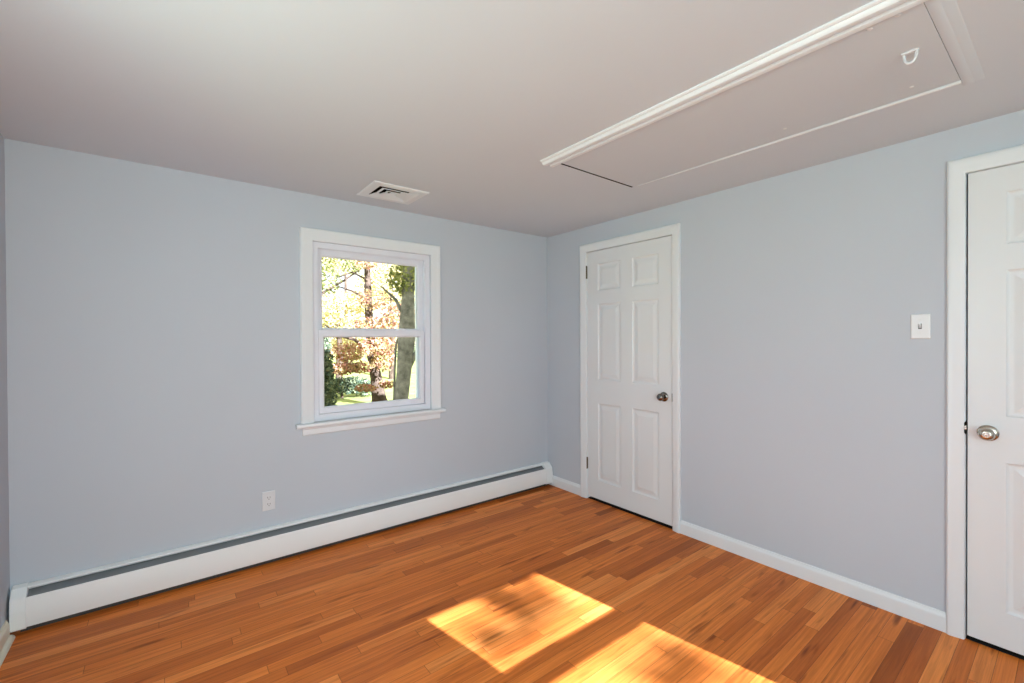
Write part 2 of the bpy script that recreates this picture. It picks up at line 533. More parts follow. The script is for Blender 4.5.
def build_window(name, label, x0, x1, z0, z1, to_world, rail, origin, rail_h=0.040, locks=True):
    """a double hung window; local x along the wall, y = depth going outward, z up; to_world maps local to world"""
    root = thing(name, origin, label, 'window', kind='structure')

    def fin(bm, nm, m_, par, bev=None, smooth=None):
        for v in bm.verts:
            v.co = Vector(to_world(*v.co))
        return obj(nm, bm, m_, par, bevel=bev, smooth=smooth)

    cw, ct = 0.076, 0.019
    # casing: two side boards and a head board with a stepped outer bead, mitred
    prof = [(0.0, 0.0), (0.0, -0.012), (0.006, -0.015), (0.042, -0.017), (0.048, -0.0185), (0.060, -0.024), (0.070, -0.024), (cw, -0.017), (cw, 0.0)]

    def ring(cx, cz, dx, dz):
        return [(cx + dx * p, q, cz + dz * p) for p, q in prof]
    bm = bmesh.new()
    sweep(bm, [ring(x0, z0, -1, 0), ring(x0, z1, -1, 1), ring(x1, z1, 1, 1), ring(x1, z0, 1, 0)])
    fin(bm, 'casing', M['trim'], root, smooth=35)
    # stool and apron
    bm = bmesh.new()
    nose = [(0.02, z0 - 0.027), (-0.036, z0 - 0.027), (-0.043, z0 - 0.022), (-0.045, z0 - 0.013), (-0.043, z0 - 0.004), (-0.036, z0), (0.02, z0)]
    sweep(bm, [[(x, y, z) for y, z in nose] for x in (x0 - cw - 0.03, x1 + cw + 0.026)])
    fin(bm, 'sill', M['trim'], root)
    bm = bmesh.new()
    ap = [(0.0, z0 - 0.077), (-0.010, z0 - 0.077), (-0.015, z0 - 0.070), (-0.015, z0 - 0.040), (-0.019, z0 - 0.034), (-0.019, z0 - 0.027), (0.0, z0 - 0.027)]
    sweep(bm, [[(x, y, z) for y, z in ap] for x in (x0 - cw + 0.008, x1 + cw - 0.008)])
    fin(bm, 'apron', M['trim'], root)
    # vinyl frame in the opening: head, sides, sill, with the parting stop between the sashes
    ft = 0.035
    bm = bmesh.new()
    slab(bm, lambda u, v, w: (u, w, v), x0, x1, z0, z1, 0.014, 0.115, [(x0 + ft, x1 - ft, z0 + 0.042, z1 - ft)])
    slab(bm, lambda u, v, w: (u, w, v), x0 + ft, x1 - ft, z0 + 0.042, z1 - ft, 0.056, 0.060, [(x0 + ft + 0.012, x1 - ft - 0.012, z0 + 0.043, z1 - ft - 0.010)])
    slab(bm, lambda u, v, w: (u, w, v), x0 + ft, x1 - ft, z0 + 0.042, z1 - ft, 0.020, 0.026, [(x0 + ft + 0.004, x1 - ft - 0.004, z0 + 0.0421, z1 - ft - 0.004)])
    fin(bm, 'window_frame', M['vinyl'], root, bev=0.002)
    # exterior casing
    bm = bmesh.new()
    slab(bm, lambda u, v, w: (u, w, v), x0 - 0.05, x1 + 0.05, z0 - 0.04, z1 + 0.05, T, T + 0.025, [(x0 + 0.058, x1 - 0.058, z0 + 0.05, z1 - 0.04)])
    fin(bm, 'exterior_casing', M['vinyl'], root)
    fx0, fx1, fz0, fz1 = x0 + ft, x1 - ft, z0 + 0.042, z1 - ft

    def sash(za, zb, ya, yb, top, bottom, side, lock):
        bm = bmesh.new()
        slab(bm, lambda u, v, w: (u, w, v), fx0 + 0.006, fx1 - 0.006, za, zb, ya, yb, [(fx0 + side, fx1 - side, za + bottom, zb - top)])
        s = fin(bm, 'sash', M['vinyl'], root, bev=0.003)
        # sloped glazing bead
        bm = bmesh.new()
        gx0, gx1, gz0, gz1 = fx0 + side, fx1 - side, za + bottom, zb - top
        ym = (ya + yb) / 2
        for sgn, ye in ((-1, ya), (1, yb)):
            o_ = [(gx0, ye - sgn * 0.003, gz0), (gx1, ye - sgn * 0.003, gz0), (gx1, ye - sgn * 0.003, gz1), (gx0, ye - sgn * 0.003, gz1)]
            k = 0.007
            i_ = [(gx0 + k, ym + sgn * 0.003, gz0 + k), (gx1 - k, ym + sgn * 0.003, gz0 + k), (gx1 - k, ym + sgn * 0.003, gz1 - k), (gx0 + k, ym + sgn * 0.003, gz1 - k)]
            vo, vi = [bm.verts.new(p) for p in o_], [bm.verts.new(p) for p in i_]
            for q in range(4):
                bm.faces.new([vo[q], vo[(q + 1) % 4], vi[(q + 1) % 4], vi[q]])
        fin(bm, 'glazing_bead', M['vinyl'], s)
        bm = bmesh.new()
        box(bm, gx0 - 0.004, gx1 + 0.004, ym - 0.002, ym + 0.002, gz0 - 0.004, gz1 + 0.004)
        fin(bm, 'pane', M['glass'], s)
        if lock:
            for f in (0.235, 0.765):
                lx = fx0 + (fx1 - fx0) * f
                bm = bmesh.new()
                sweep(bm, [[(lx - w_, ya + 0.004 + d_, zb), (lx + w_, ya + 0.004 + d_, zb), (lx + w_, yb - d_, zb), (lx - w_, yb - d_, zb)] if h_ == 0 else
                           [(lx - w_, ya + 0.004 + d_, zb + h_), (lx + w_, ya + 0.004 + d_, zb + h_), (lx + w_, yb - d_, zb + h_), (lx - w_, yb - d_, zb + h_)]
                           for w_, d_, h_ in ((0.034, 0.0, 0), (0.030, 0.001, 0.006), (0.016, 0.003, 0.013), (0.010, 0.006, 0.015))])
                fin(bm, 'sash_lock', M['vinyl'], s, smooth=60)
        return s
    sash(fz0 + 0.006, rail + rail_h, 0.026, 0.056, 0.043, 0.034, 0.036, locks)
    sash(rail, fz1, 0.062, 0.092, 0.042, 0.046, 0.036, False)
    return root


build_window('window_1', 'white double-hung window with autumn trees behind it, above the heater', *W1,
             lambda x, y, z: (x, y, z), 1.352, (-1.6, 0.0, 0.8))
build_window('window_2', 'white double-hung window in the sunny wall behind the camera', *W2,
             lambda x, y, z: (x, YF - y, z), 1.629, (-0.887, YF, 1.0), 0.055, False)
build_window('added_window_3', 'added, unseen white double-hung window in the left wall, around a fill lamp', *W3,
             lambda x, y, z: (XL - y, x, z), 1.352, (XL, -2.0, 0.8))
build_window('added_window_4', 'added, unseen white double-hung window left of the sunny window, around a fill lamp', *W4,
             lambda x, y, z: (x, YF - y, z), 1.30, (-2.90, YF, 0.5))

# ------------------------------------------------------------------ doors
PANEL_ROWS = ((0.172, 0.800), (0.992, 1.605), (1.712, 1.930))


def build_door(name, label, y_left, y_right, xf, zb, zt):
    """six-panel slab; y_left > y_right; its face towards the room at x = xf"""
    w = y_left - y_right
    st = 0.112
    pw = (w - 2 * st - 0.108) / 2
    cols = ((y_left - st - pw, y_left - st), (y_right + st, y_right + st + pw))
    ys = sorted({y_right, y_left, *[c for p in cols for c in p]})
    zs = sorted({zb, zt, *[c for p in PANEL_ROWS for c in p]})
    bm = bmesh.new()
    vd = {}

    def V(y, z):
        k = (round(y, 5), round(z, 5))
        if k not in vd:
            vd[k] = bm.verts.new((xf, y, z))
        return vd[k]
    rings = ((0.0, 0.0), (0.005, 0.0045), (0.010, 0.0065), (0.020, 0.0070), (0.024, 0.0065), (0.046, 0.0015), (0.049, 0.0010))
    for ya, yb in zip(ys, ys[1:]):
        for za, zb_ in zip(zs, zs[1:]):
            cell_y = any(abs(ya - c[0]) < 1e-6 and abs(yb - c[1]) < 1e-6 for c in cols)
            cell_z = any(abs(za - r[0]) < 1e-6 and abs(zb_ - r[1]) < 1e-6 for r in PANEL_ROWS)
            if not (cell_y and cell_z):
                bm.faces.new([V(ya, za), V(yb, za), V(yb, zb_), V(ya, zb_)])
                continue
            prev = [V(ya, za), V(yb, za), V(yb, zb_), V(ya, zb_)]
            for d, dep in rings[1:]:
                cur = [bm.verts.new((xf + dep, y, z)) for y, z in ((ya + d, za + d), (yb - d, za + d), (yb - d, zb_ - d), (ya + d, zb_ - d))]
                for q in range(4):
                    bm.faces.new([prev[q], prev[(q + 1) % 4], cur[(q + 1) % 4], cur[q]])
                prev = cur
            bm.faces.new(prev)
    # edges and back
    back = [bm.verts.new((xf + 0.035, y, z)) for y, z in ((y_right, zb), (y_left, zb), (y_left, zt), (y_right, zt))]
    bm.faces.new(back)
    lo = [V(y, zb) for y in ys]
    hi = [V(y, zt) for y in ys]
    bm.faces.new(lo + [back[1], back[0]])
    bm.faces.new(list(reversed(hi)) + [back[3], back[2]])
    bm.faces.new([V(y_right, z) for z in zs] + [back[3], back[0]])
    bm.faces.new([V(y_left, z) for z in reversed(zs)] + [back[1], back[2]])
    o = obj(name, bm, M['door'], loc=(xf, (y_left + y_right) / 2, zb))
    return tag(o, label, 'door', kind='structure')


def door_frame(name, label, y_left, y_right, zt, wr=1.0, wl=1.0):
    """casing on the wall, jamb in the opening, stop behind the slab"""
    bm = bmesh.new()
    cw = 0.066
    prof = [(0.0, 0.0), (0.0, -0.010), (0.005, -0.0135), (0.018, -0.015), (0.040, -0.020), (0.052, -0.0215), (0.060, -0.020), (cw, -0.014), (cw, 0.0)]

    def ring(cy, cz, dy, dz):
        return [(q, cy + dy * p, cz + dz * p) for p, q in prof]
    sweep(bm, [ring(y_left, 0.0, wl, 0), ring(y_left, zt, wl, 1), ring(y_right, zt, -wr, 1), ring(y_right, 0.0, -wr, 0)])
    # jamb lining
    jl, jr = y_left + 0.004, y_right - 0.004
    for ya, yb in ((jl - 0.006, jl + 0.002), (jr - 0.002, jr + 0.006)):
        box(bm, 0.0, T, ya, yb, 0.0, zt + 0.004)
    box(bm, 0.0, T, jr, jl, zt - 0.001, zt + 0.005)
    # stop
    for ya, yb in ((jl - 0.018, jl - 0.006), (jr + 0.006, jr + 0.018)):
        box(bm, 0.046, 0.075, ya, yb, 0.0, zt)
    box(bm, 0.046, 0.075, jr, jl, zt - 0.013, zt)
    o = obj(name, bm, M['trim'], smooth=35)
    return tag(o, label, 'door frame', kind='structure')


fr1 = door_frame('trim_1', 'white casing around the closed door with the dark hinges', -0.485, -1.279, 2.040, 0.9)
fr2 = door_frame('trim_2', 'white casing around the door beside the light switch', -2.701, -3.484, 2.040, 0.9, 0.86)
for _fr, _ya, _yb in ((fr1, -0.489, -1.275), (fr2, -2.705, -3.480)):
    bm = bmesh.new()  # strip under the door, its dark colour standing in for the gap's shade
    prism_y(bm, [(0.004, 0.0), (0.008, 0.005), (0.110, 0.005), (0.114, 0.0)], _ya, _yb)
    tag(obj('under_door_shade', bm, M['dark'], _fr), 'dark strip standing for the shade under the door')
dr1 = build_door('door_1', 'white six-panel door with dark hinges, near the room corner', -0.4885, -1.2755, 0.004, 0.021, 2.0355)
dr2 = build_door('door_2', 'white six-panel door with nickel knob beside the light switch', -2.7095, -3.4795, -0.002, 0.021, 2.0355)


def knob(parent, x, y, z, m_, r=0.0265):
    bm = bmesh.new()
    lathe(bm, (x, y, z), (-1, 0, 0), [(0.0, 0.030), (0.0, 0.0335), (0.004, 0.0335), (0.008, 0.0300), (0.011, 0.0150)], 36)
    k = obj('door_knob', bm, m_, parent, smooth=40)
    bm = bmesh.new()
    lathe(bm, (x, y, z), (-1, 0, 0), [(0.009, 0.0130), (0.022, 0.0105), (0.030, 0.0125), (0.034, 0.0190), (0.039, r - 0.002), (0.046, r), (0.054, r - 0.0025),
                                      (0.060, r - 0.009), (0.0625, 0.0105), (0.0622, 0.0085), (0.0600, 0.0075), (0.0600, 0.004), (0.0606, 0.001)], 36)
    obj('knob', bm, m_, k, smooth=40)
    return k


knob(dr1, 0.004, -1.206, 0.914, M['dark_nickel'])
knob(dr2, -0.002, -2.770, 0.917, M['nickel'])
for za, zb in ((1.822, 1.926), (0.247, 0.340)):
    bm = bmesh.new()
    y = -0.4845
    lathe(bm, (-0.004, y, za), (0, 0, 1), [(-0.003, 0.002), (0, 0.0062), (0.031, 0.0062), (0.0315, 0.0056), (0.032, 0.0062), (0.063, 0.0062), (0.0635, 0.0056), (0.064, 0.0062), (zb - za, 0.0062), (zb - za + 0.003, 0.002)], 14)
    box(bm, 0.0, 0.004, y - 0.005, y - 0.0035, za, zb)
    tag(obj('hinge', bm, M['bronze'], dr1, smooth=40), 'dark bronze hinge')
# latch and strike plates
bm = bmesh.new()
sweep(bm, [[(-0.0115, -2.7005, z - h), (-0.0165, -2.6965, z - h * .6), (-0.0165, -2.6965, z + h * .6), (-0.0115, -2.7005, z + h)] if 0 else
           [(x, ya, 0.930 - h), (x, yb, 0.930 - h * 0.7), (x, yb, 0.930 + h * 0.7), (x, ya, 0.930 + h)] for x, ya, yb, h in ((0.02, -2.7035, -2.7015, 0.029), (-0.006, -2.7035, -2.7015, 0.029), (-0.0115, -2.7025, -2.6975, 0.026))])
tag(obj('strike_plate', bm, M['dark'], fr2), 'black strike plate')
bm = bmesh.new()
box(bm, -0.014, 0.012, -2.7065, -2.6985, 0.921, 0.940)
tag(obj('latch_bolt', bm, M['nickel'], dr2, bevel=0.002), 'nickel latch bolt')
bm = bmesh.new()
box(bm, -0.012, 0.020, -1.2805, -1.2775, 0.888, 0.945)
tag(obj('strike_plate', bm, M['dark_nickel'], fr1), 'dark grey strike plate')

# ------------------------------------------------------------------ baseboards
BB = [(0.0, 0.0), (-0.013, 0.0), (-0.013, 0.062), (-0.0115, 0.070), (-0.007, 0.078), (-0.005, 0.086), (0.0, 0.088)]


def baseboard_right(name, label, ya, yb):
    bm = bmesh.new()
    prism_y(bm, BB, ya, yb)
    return tag(obj(name, bm, M['trim']), label, 'baseboard', kind='structure')


baseboard_right('baseboard_right', 'short white baseboard between the heater and the hinged door', -0.012, -0.419)
baseboard_right('baseboard_center', 'long white baseboard between the two doors', -1.339, -2.644)
b = bmesh.new()
prism_y(b, [(XL - 0.0 - x, z) for x, z in BB], -0.079, YF)
bl = tag(obj('baseboard_left', b, M['cream_trim']), 'cream baseboard along the left wall past the heater end', 'baseboard', kind='structure')
b = bmesh.new()
prism_y(b, [(XL + 0.013, 0.0)] + [(XL + 0.013 + 0.017 * math.cos(a), 0.017 * math.sin(a)) for a in [i * math.pi / 12 for i in range(7)]], -0.079, YF)
tag(obj('trim_3', b, M['cream_trim']), 'cream quarter-round shoe moulding at the foot of the left baseboard', 'trim', kind='structure')
b = bmesh.new()
prism_x(b, [(YF - y, z) for y, z in BB], XL + 0.013, 0.0)
tag(obj('baseboard_front', b, M['trim']), 'white baseboard along the wall behind the camera', 'baseboard', kind='structure')

# ------------------------------------------------------------------ baseboard heater
hx0, hx1 = -3.322, -0.008
ht = thing('baseboard_heater', ((hx0 + hx1) / 2, -0.04, 0.0), 'long white metal baseboard heater under the window', 'heater')
b = bmesh.new()
prism_x(b, [(-0.002, 0.006), (-0.002, 0.201), (-0.006, 0.203), (-0.030, 0.197), (-0.0335, 0.193), (-0.0335, 0.189), (-0.030, 0.190), (-0.008, 0.195), (-0.006, 0.190), (-0.006, 0.006)], hx0 + 0.004, hx1 - 0.004)
obj('back_panel', b, M['enamel'], ht)
b = bmesh.new()
prism_x(b, [(-0.0575, 0.155), (-0.0585, 0.1595), (-0.0625, 0.1610), (-0.0660, 0.1570), (-0.0720, 0.110), (-0.0720, 0.038), (-0.0690, 0.028), (-0.0560, 0.026), (-0.0560, 0.029), (-0.0670, 0.031), (-0.0700, 0.040), (-0.0700, 0.110), (-0.0640, 0.1565), (-0.0620, 0.1590), (-0.0600, 0.1580)], hx0 + 0.01, hx1 - 0.01)
obj('front_cover', b, M['enamel'], ht, smooth=30)
b = bmesh.new()
prism_x(b, [(-0.018, 0.176), (-0.016, 0.178), (-0.055, 0.152), (-0.058, 0.148), (-0.056, 0.147)], hx0 + 0.052, hx1 - 0.075)
obj('damper', b, M['damper'], ht)
# finned element and its brackets
b = bmesh.new()
tube(b, [(hx0 + 0.05, -0.037, 0.085), (hx1 - 0.05, -0.037, 0.085)], 0.011, 12)
xx = hx0 + 0.12
while xx < hx1 - 0.12:
    box(b, xx, xx + 0.0012, -0.060, -0.013, 0.055, 0.115)
    xx += 0.02
obj('finned_element', b, M['fins'], ht)
for k in range(5):
    bx = hx0 + 0.25 + k * (hx1 - hx0 - 0.5) / 4
    b = bmesh.new()
    box(b, bx, bx + 0.012, -0.066, -0.006, 0.032, 0.040)
    box(b, bx, bx + 0.012, -0.010, -0.006, 0.006, 0.160)
    obj('bracket', b, M['fins'], ht)
# bottom rail just off the floor, shade under the cover put into its colour
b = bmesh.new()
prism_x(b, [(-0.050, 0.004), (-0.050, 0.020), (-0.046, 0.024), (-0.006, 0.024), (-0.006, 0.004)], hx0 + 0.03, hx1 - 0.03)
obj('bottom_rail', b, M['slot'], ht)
# end caps: a folded cover around the profile
CAP = [(-0.002, 0.022), (-0.002, 0.2055), (-0.008, 0.2065), (-0.034, 0.1990), (-0.0660, 0.1640), (-0.0690, 0.1580), (-0.0750, 0.110), (-0.0750, 0.030), (-0.0710, 0.022)]
for xa, xb in ((hx0, hx0 + 0.052), (hx1 - 0.078, hx1)):
    b = bmesh.new()
    prism_x(b, CAP, xa, xb)
    obj('end_cap', b, M['enamel'], ht, bevel=0.0025)

# ------------------------------------------------------------------ outlet and switch
ol = thing('wall_outlet', (-2.277, 0.0, 0.358), 'white electrical outlet on the wall above the heater', 'outlet')


def plate(x0, x1, y0, y1, z0, z1, axis, nm, par):
    bm = bmesh.new()
    if axis == 'y':
        sweep(bm, [[(x0 + k, y, z0 + k), (x1 - k, y, z0 + k), (x1 - k, y, z1 - k), (x0 + k, y, z1 - k)] for y, k in ((y0, 0), (y0 + (y1 - y0) * .4, 0), (y0 + (y1 - y0) * .8, 0.002), (y1, 0.005))])
    else:
        sweep(bm, [[(x, y0 + k, z0 + k), (x, y1 - k, z0 + k), (x, y1 - k, z1 - k), (x, y0 + k, z1 - k)] for x, k in ((x0, 0), (x0 + (x1 - x0) * .4, 0), (x0 + (x1 - x0) * .8, 0.002), (x1, 0.005))])
    return obj(nm, bm, M['plastic'], par)


plate(-2.312, -2.242, 0.0, -0.006, 0.3005, 0.4155, 'y', 'cover_plate', ol)
for zc in (0.3580 - 0.0195, 0.3580 + 0.0195):
    bm = bmesh.new()
    pts = []
    for i in range(24):
        a = 2 * math.pi * i / 24
        pts.append((max(-0.0172, min(0.0172, 0.0185 * math.cos(a))), max(-0.0138, min(0.0138, 0.0175 * math.sin(a)))))
    sweep(bm, [[(-2.277 + p, y, zc + q) for p, q in pts] for y in (-0.0055, -0.0078)])
    rc = obj('receptacle', bm, M['plastic'], ol)
    for dx, hh in ((-0.0063, 0.0048), (0.0063, 0.0040)):
        bm = bmesh.new()
        box(bm, -2.277 + dx - 0.0013, -2.277 + dx + 0.0013, -0.0082, -0.0070, zc + 0.002 - hh, zc + 0.002 + hh)
        obj('slot', bm, M['slot'], rc)
    bm = bmesh.new()
    lathe(bm, (-2.277, -0.0070, zc - 0.0085), (0, -1, 0), [(0, 0.0025), (0.0012, 0.0025)], 12)
    obj('ground_hole', bm, M['slot'], rc)
bm = bmesh.new()
lathe(bm, (-2.277, -0.006, 0.358), (0, -1, 0), [(0, 0.0033), (0.0008, 0.0030), (0.0012, 0.0010)], 14)
obj('screw', bm, M['plastic'], ol)

sw = thing('light_switch', (0.0, -2.554, 1.376), 'white toggle light switch plate on the wall between the two doors', 'switch')
plate(0.0, -0.006, -2.590, -2.520, 1.3185, 1.4335, 'x', 'cover_plate', sw)
bm = bmesh.new()
box(bm, -0.0075, -0.0055, -2.5600, -2.5480, 1.3645, 1.3885)
tog = obj('toggle_slot', bm, M['slot'], sw)
tag(tog, 'grey shaded toggle opening')
bm = bmesh.new()
sweep(bm, [[(-0.0065, -2.5590, 1.368), (-0.0065, -2.5490, 1.368), (-0.0065, -2.5490, 1.384), (-0.0065, -2.5590, 1.384)],
           [(-0.0190, -2.5575, 1.380), (-0.0190, -2.5505, 1.380), (-0.0170, -2.5505, 1.390), (-0.0170, -2.5575, 1.390)]])
obj('toggle', bm, M['plastic'], sw, bevel=0.001)
for zc in (1.376 - 0.030, 1.376 + 0.030):
    bm = bmesh.new()
    lathe(bm, (-0.0058, -2.554, zc), (-1, 0, 0), [(0, 0.0035), (0.0008, 0.0032), (0.0013, 0.0010)], 14)
    obj('screw', bm, M['plastic'], sw)

# ------------------------------------------------------------------ ceiling vent
vt = thing('ceiling_vent', (-1.62, -0.335, H), 'white square louvred air vent in the ceiling above the window', 'vent')
vx0, vx1, vy0, vy1 = -1.797, -1.443, -0.487, -0.182
b = bmesh.new()
ix0, ix1, iy0, iy1 = -1.745, -1.495, -0.440, -0.229
def _rect(x0, x1, y0, y1, z):
    return [(x0, y0, z), (x1, y0, z), (x1, y1, z), (x0, y1, z)]
rg = [_rect(vx0, vx1, vy0, vy1, H), _rect(vx0, vx1, vy0, vy1, H - 0.003), _rect(vx0 + .006, vx1 - .006, vy0 + .006, vy1 - .006, H - 0.007),
      _rect(ix0 - .012, ix1 + .012, iy0 - .012, iy1 + .012, H - 0.010), _rect(ix0, ix1, iy0, iy1, H - 0.009), _rect(ix0, ix1, iy0, iy1, H - 0.002)]
sweep(b, rg, cap=False)
obj('vent_frame', b, M['trim'], vt)
cxv, cyv = (ix0 + ix1) / 2, (iy0 + iy1) / 2
n_l = 3
for k in range(n_l):
    # nested square blades, flaring outward towards the room
    # the blades of the two sides nearer the room are flat and open, the other two lean
    hx, hy = (ix1 - ix0) / 2, (iy1 - iy0) / 2
    p0, p1, p2 = (k + 0.58) / n_l, (k + 0.97) / n_l, (k + 0.93) / n_l
    q0 = k / n_l

    def _c(s_, qx, qy, z):
        return (cxv + qx * hx * (1 - s_), cyv + qy * hy * (1 - s_), z)
    b = bmesh.new()
    zl = H - 0.0095
    for corner_list, s_out, s_in, z_in in ((((-1, 1), (-1, -1), (1, -1)), p0, p1, zl), (((1, -1), (1, 1), (-1, 1)), q0, p2, zl + 0.016)):
        for (qa, qb) in zip(corner_list, corner_list[1:]):
            lo = [_c(s_out, *qa, zl), _c(s_out, *qb, zl), _c(s_in, *qb, z_in), _c(s_in, *qa, z_in)]
            sweep(b, [lo, [(x, y, z + 0.0010) for x, y, z in lo]])
    obj('louvre', b, M['trim'], vt)
b = bmesh.new()  # box inside the vent hole, duct shade put into its near-black colour
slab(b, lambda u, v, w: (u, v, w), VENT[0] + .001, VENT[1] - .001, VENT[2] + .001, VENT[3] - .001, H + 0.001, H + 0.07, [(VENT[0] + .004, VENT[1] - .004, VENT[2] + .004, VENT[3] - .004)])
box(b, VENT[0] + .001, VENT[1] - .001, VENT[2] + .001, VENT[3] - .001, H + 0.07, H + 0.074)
obj('duct_shade', b, M['duct'], vt)

# ------------------------------------------------------------------ attic hatch
hp = thing('attic_hatch', (-0.816, -2.03, H), 'large white pull-down attic hatch in the ceiling with moulded edge', 'hatch')
b = bmesh.new()
box(b, -1.128, -0.5085, -2.7458, -1.3335, H - 0.003, H + 0.018)
hpan = obj('hatch_panel', b, M['hatch'], hp, bevel=0.001)
b = bmesh.new()  # liner added in the hole, shade of the gap put into its colour
slab(b, lambda u, v, w: (u, v, w), -1.131, -0.502, -2.747, -1.316, H + 0.0005, H + 0.095, [(-1.1295, -0.5035, -2.7455, -1.319)])
tag(obj('gap_shade_liner', b, M['dark'], hp), 'dark liner added for the shade in the hatch gap')
# moulding profile: distance from the hole outwards, drop below the ceiling
MO = [(0.0, 0.0), (0.0, 0.012), (0.004, 0.016), (0.018, 0.018), (0.026, 0.016), (0.029, 0.006), (0.034, 0.004), (0.040, 0.006), (0.044, 0.013), (0.050, 0.020), (0.064, 0.023), (0.074, 0.022), (0.080, 0.016), (0.082, 0.009), (0.088, 0.010), (0.094, 0.006), (0.094, 0.0)]
b = bmesh.new()
sweep(b, [[(-1.131 - p, y, H - q) for p, q in MO] for y in (-1.290, -2.830)])
obj('moulding', b, M['trim'], hp, smooth=30)
MN = [(0.0, 0.0), (0.0, 0.002), (0.002, 0.003), (0.024, 0.0035), (0.027, 0.002), (0.030, 0.0015), (0.052, 0.0015), (0.055, 0.0)]
b = bmesh.new()
sweep(b, [[(x, -2.747 - p, H - q) for p, q in MN] for x in (-1.131, -0.450)])
tag(obj('end_moulding', b, M['ceiling'], hp, smooth=30), 'flat moulding painted like the ceiling')
MS = [(0.0, 0.0), (0.0, 0.007), (0.003, 0.010), (0.010, 0.010), (0.015, 0.006), (0.016, 0.0)]
b = bmesh.new()
sweep(b, [[(-0.502 + p * k, y, H - q * k) for p, q in MS] for y, k in ((-2.746, 1.0), (-2.1, 0.9), (-1.60, 0.55), (-1.36, 0.3))])
obj('side_bead', b, M['trim'], hp, smooth=30)
# pull handle: a base bar with a hanging D ring
b = bmesh.new()
box(b, -0.872, -0.858, -2.696, -2.652, H - 0.009, H - 0.003)
hd = obj('pull_handle', b, M['plastic'], hp, bevel=0.0015)
b = bmesh.new()
pts = [(-0.865, -2.674 + 0.0155 * math.cos(a), H - 0.010 - 0.031 * math.sin(a) ** 0.8) for a in [math.pi * i / 16 for i in range(17)]]
tube(b, pts, 0.0042, 8)
obj('ring', b, M['plastic'], hd, smooth=60)
for x, y in ((-1.097, -2.625), (-1.105, -2.691), (-0.590, -2.629), (-0.603, -2.209)):
    b = bmesh.new()
    lathe(b, (x, y, H - 0.003), (0, 0, -1), [(0, 0.0075), (0.0015, 0.0068), (0.0028, 0.003)], 14)
    obj('screw', b, M['plastic'], hp)

# ------------------------------------------------------------------ outside: ground and trees
GZ = -0.55
b = bmesh.new()
n = 40
grid = {}
rnd = random.Random(4)
for i in range(n + 1):
    for j in range(n + 1):
        x = -40 + 90 * i / n
        y = -40 + 110 * j / n
        inside = -6 < x < 4 and -8 < y < 4
        z = GZ + (0 if inside else 0.10 * math.sin(x * 0.35) * math.cos(y * 0.27)) + max(0, (y - 16)) * 0.035
        grid[i, j] = b.verts.new((x, y, z - (0.0 if not inside else 0.05)))
for i in range(n):
    for j in range(n):
        b.faces.new([grid[i, j], grid[i + 1, j], grid[i + 1, j + 1], grid[i, j + 1]])
tag(obj('ground', b, M['lawn'], smooth=80), 'sunlit lawn outside the window', 'ground', kind='structure')


def leaves(bm, blobs, count, size, rnd, flat=0.0):
    """blobs: (centre, radii, weight); each leaf is a small folded diamond"""
    tw = sum(w for _, _, w in blobs)
    for c, r, w in blobs:
        for _ in range(int(count * w / tw)):
            while True:
                d = Vector((rnd.uniform(-1, 1), rnd.uniform(-1, 1), rnd.uniform(-1, 1)))
                if d.length <= 1:
                    break
            d *= (0.55 + 0.45 * rnd.random()) / max(d.length, 0.25) if rnd.random() < 0.6 else 1.0
            p = Vector(c) + Vector((d.x * r[0], d.y * r[1], d.z * r[2]))
            s = size * rnd.uniform(0.6, 1.3)
            ax = Vector((rnd.gauss(0, 1), rnd.gauss(0, 1), rnd.gauss(0, 1))).normalized()
            nn = ax.orthogonal().normalized()
            q = Matrix.Rotation(rnd.uniform(0, 6.28), 3, ax)
            side = q @ nn
            up = ax.cross(side)
            v = [bm.verts.new(p - ax * s * 0.5), bm.verts.new(p + side * s * 0.36), bm.verts.new(p + ax * s * 0.5), bm.verts.new(p - side * s * 0.36 + up * s * 0.15)]
            bm.faces.new(v)


def tree(name, base, label, trunk_pts, trunk_r, branches, blobs, count, size, bark, leaf, seed, cat='tree', group=None):
    rnd_ = random.Random(seed)
    root = thing(name, base, label, cat, group)
    bm = bmesh.new()
    tube(bm, trunk_pts, trunk_r, 12)
    obj('trunk', bm, bark, root, smooth=60)
    if branches:
        for pts_, r_ in branches:
            bm = bmesh.new()
            tube(bm, pts_, r_, 7)
            obj('branch', bm, bark, root, smooth=60)
    if blobs:
        bm = bmesh.new()
        leaves(bm, blobs, count, size, rnd_)
        obj('foliage', bm, leaf, root)
    return root


def V3(x, y, z):
    return Vector((x, y, z))


def yellow_tree(c, rr, seed, count, label):
    tree('yellow_tree', (c.x, c.y, GZ), label, [(c.x, c.y, GZ - 0.1), (c.x + .05, c.y, (GZ + c.z) / 2), (c.x, c.y, c.z + rr[2] * 0.5)], [0.14, 0.11, 0.04], [],
         [(c, rr, 1.0), (c + Vector((rr[0] * .7, .3, rr[2] * .5)), tuple(q * .6 for q in rr), .5), (c + Vector((-rr[0] * .7, -.2, -rr[2] * .3)), tuple(q * .6 for q in rr), .5)],
         count, 0.11, M['bark_dark'], M['yellow_leaf'], seed, group='yellow trees behind the window')


def shrub_blobs(c):
    tree('evergreen_shrub', (c.x, c.y, GZ), 'tall dark evergreen shrub at the left edge of the lower window pane', [(c.x, c.y, GZ - .1), (c.x, c.y, 1.2)], [0.06, 0.02], [],
         [(Vector((c.x, c.y, GZ + 0.35 + k * 0.28)), (0.34 - 0.03 * k, 0.34 - 0.03 * k, 0.26), 1.0) for k in range(6)], 3600, 0.075, M['bark_dark'], M['conifer_leaf'], 31, cat='shrub')


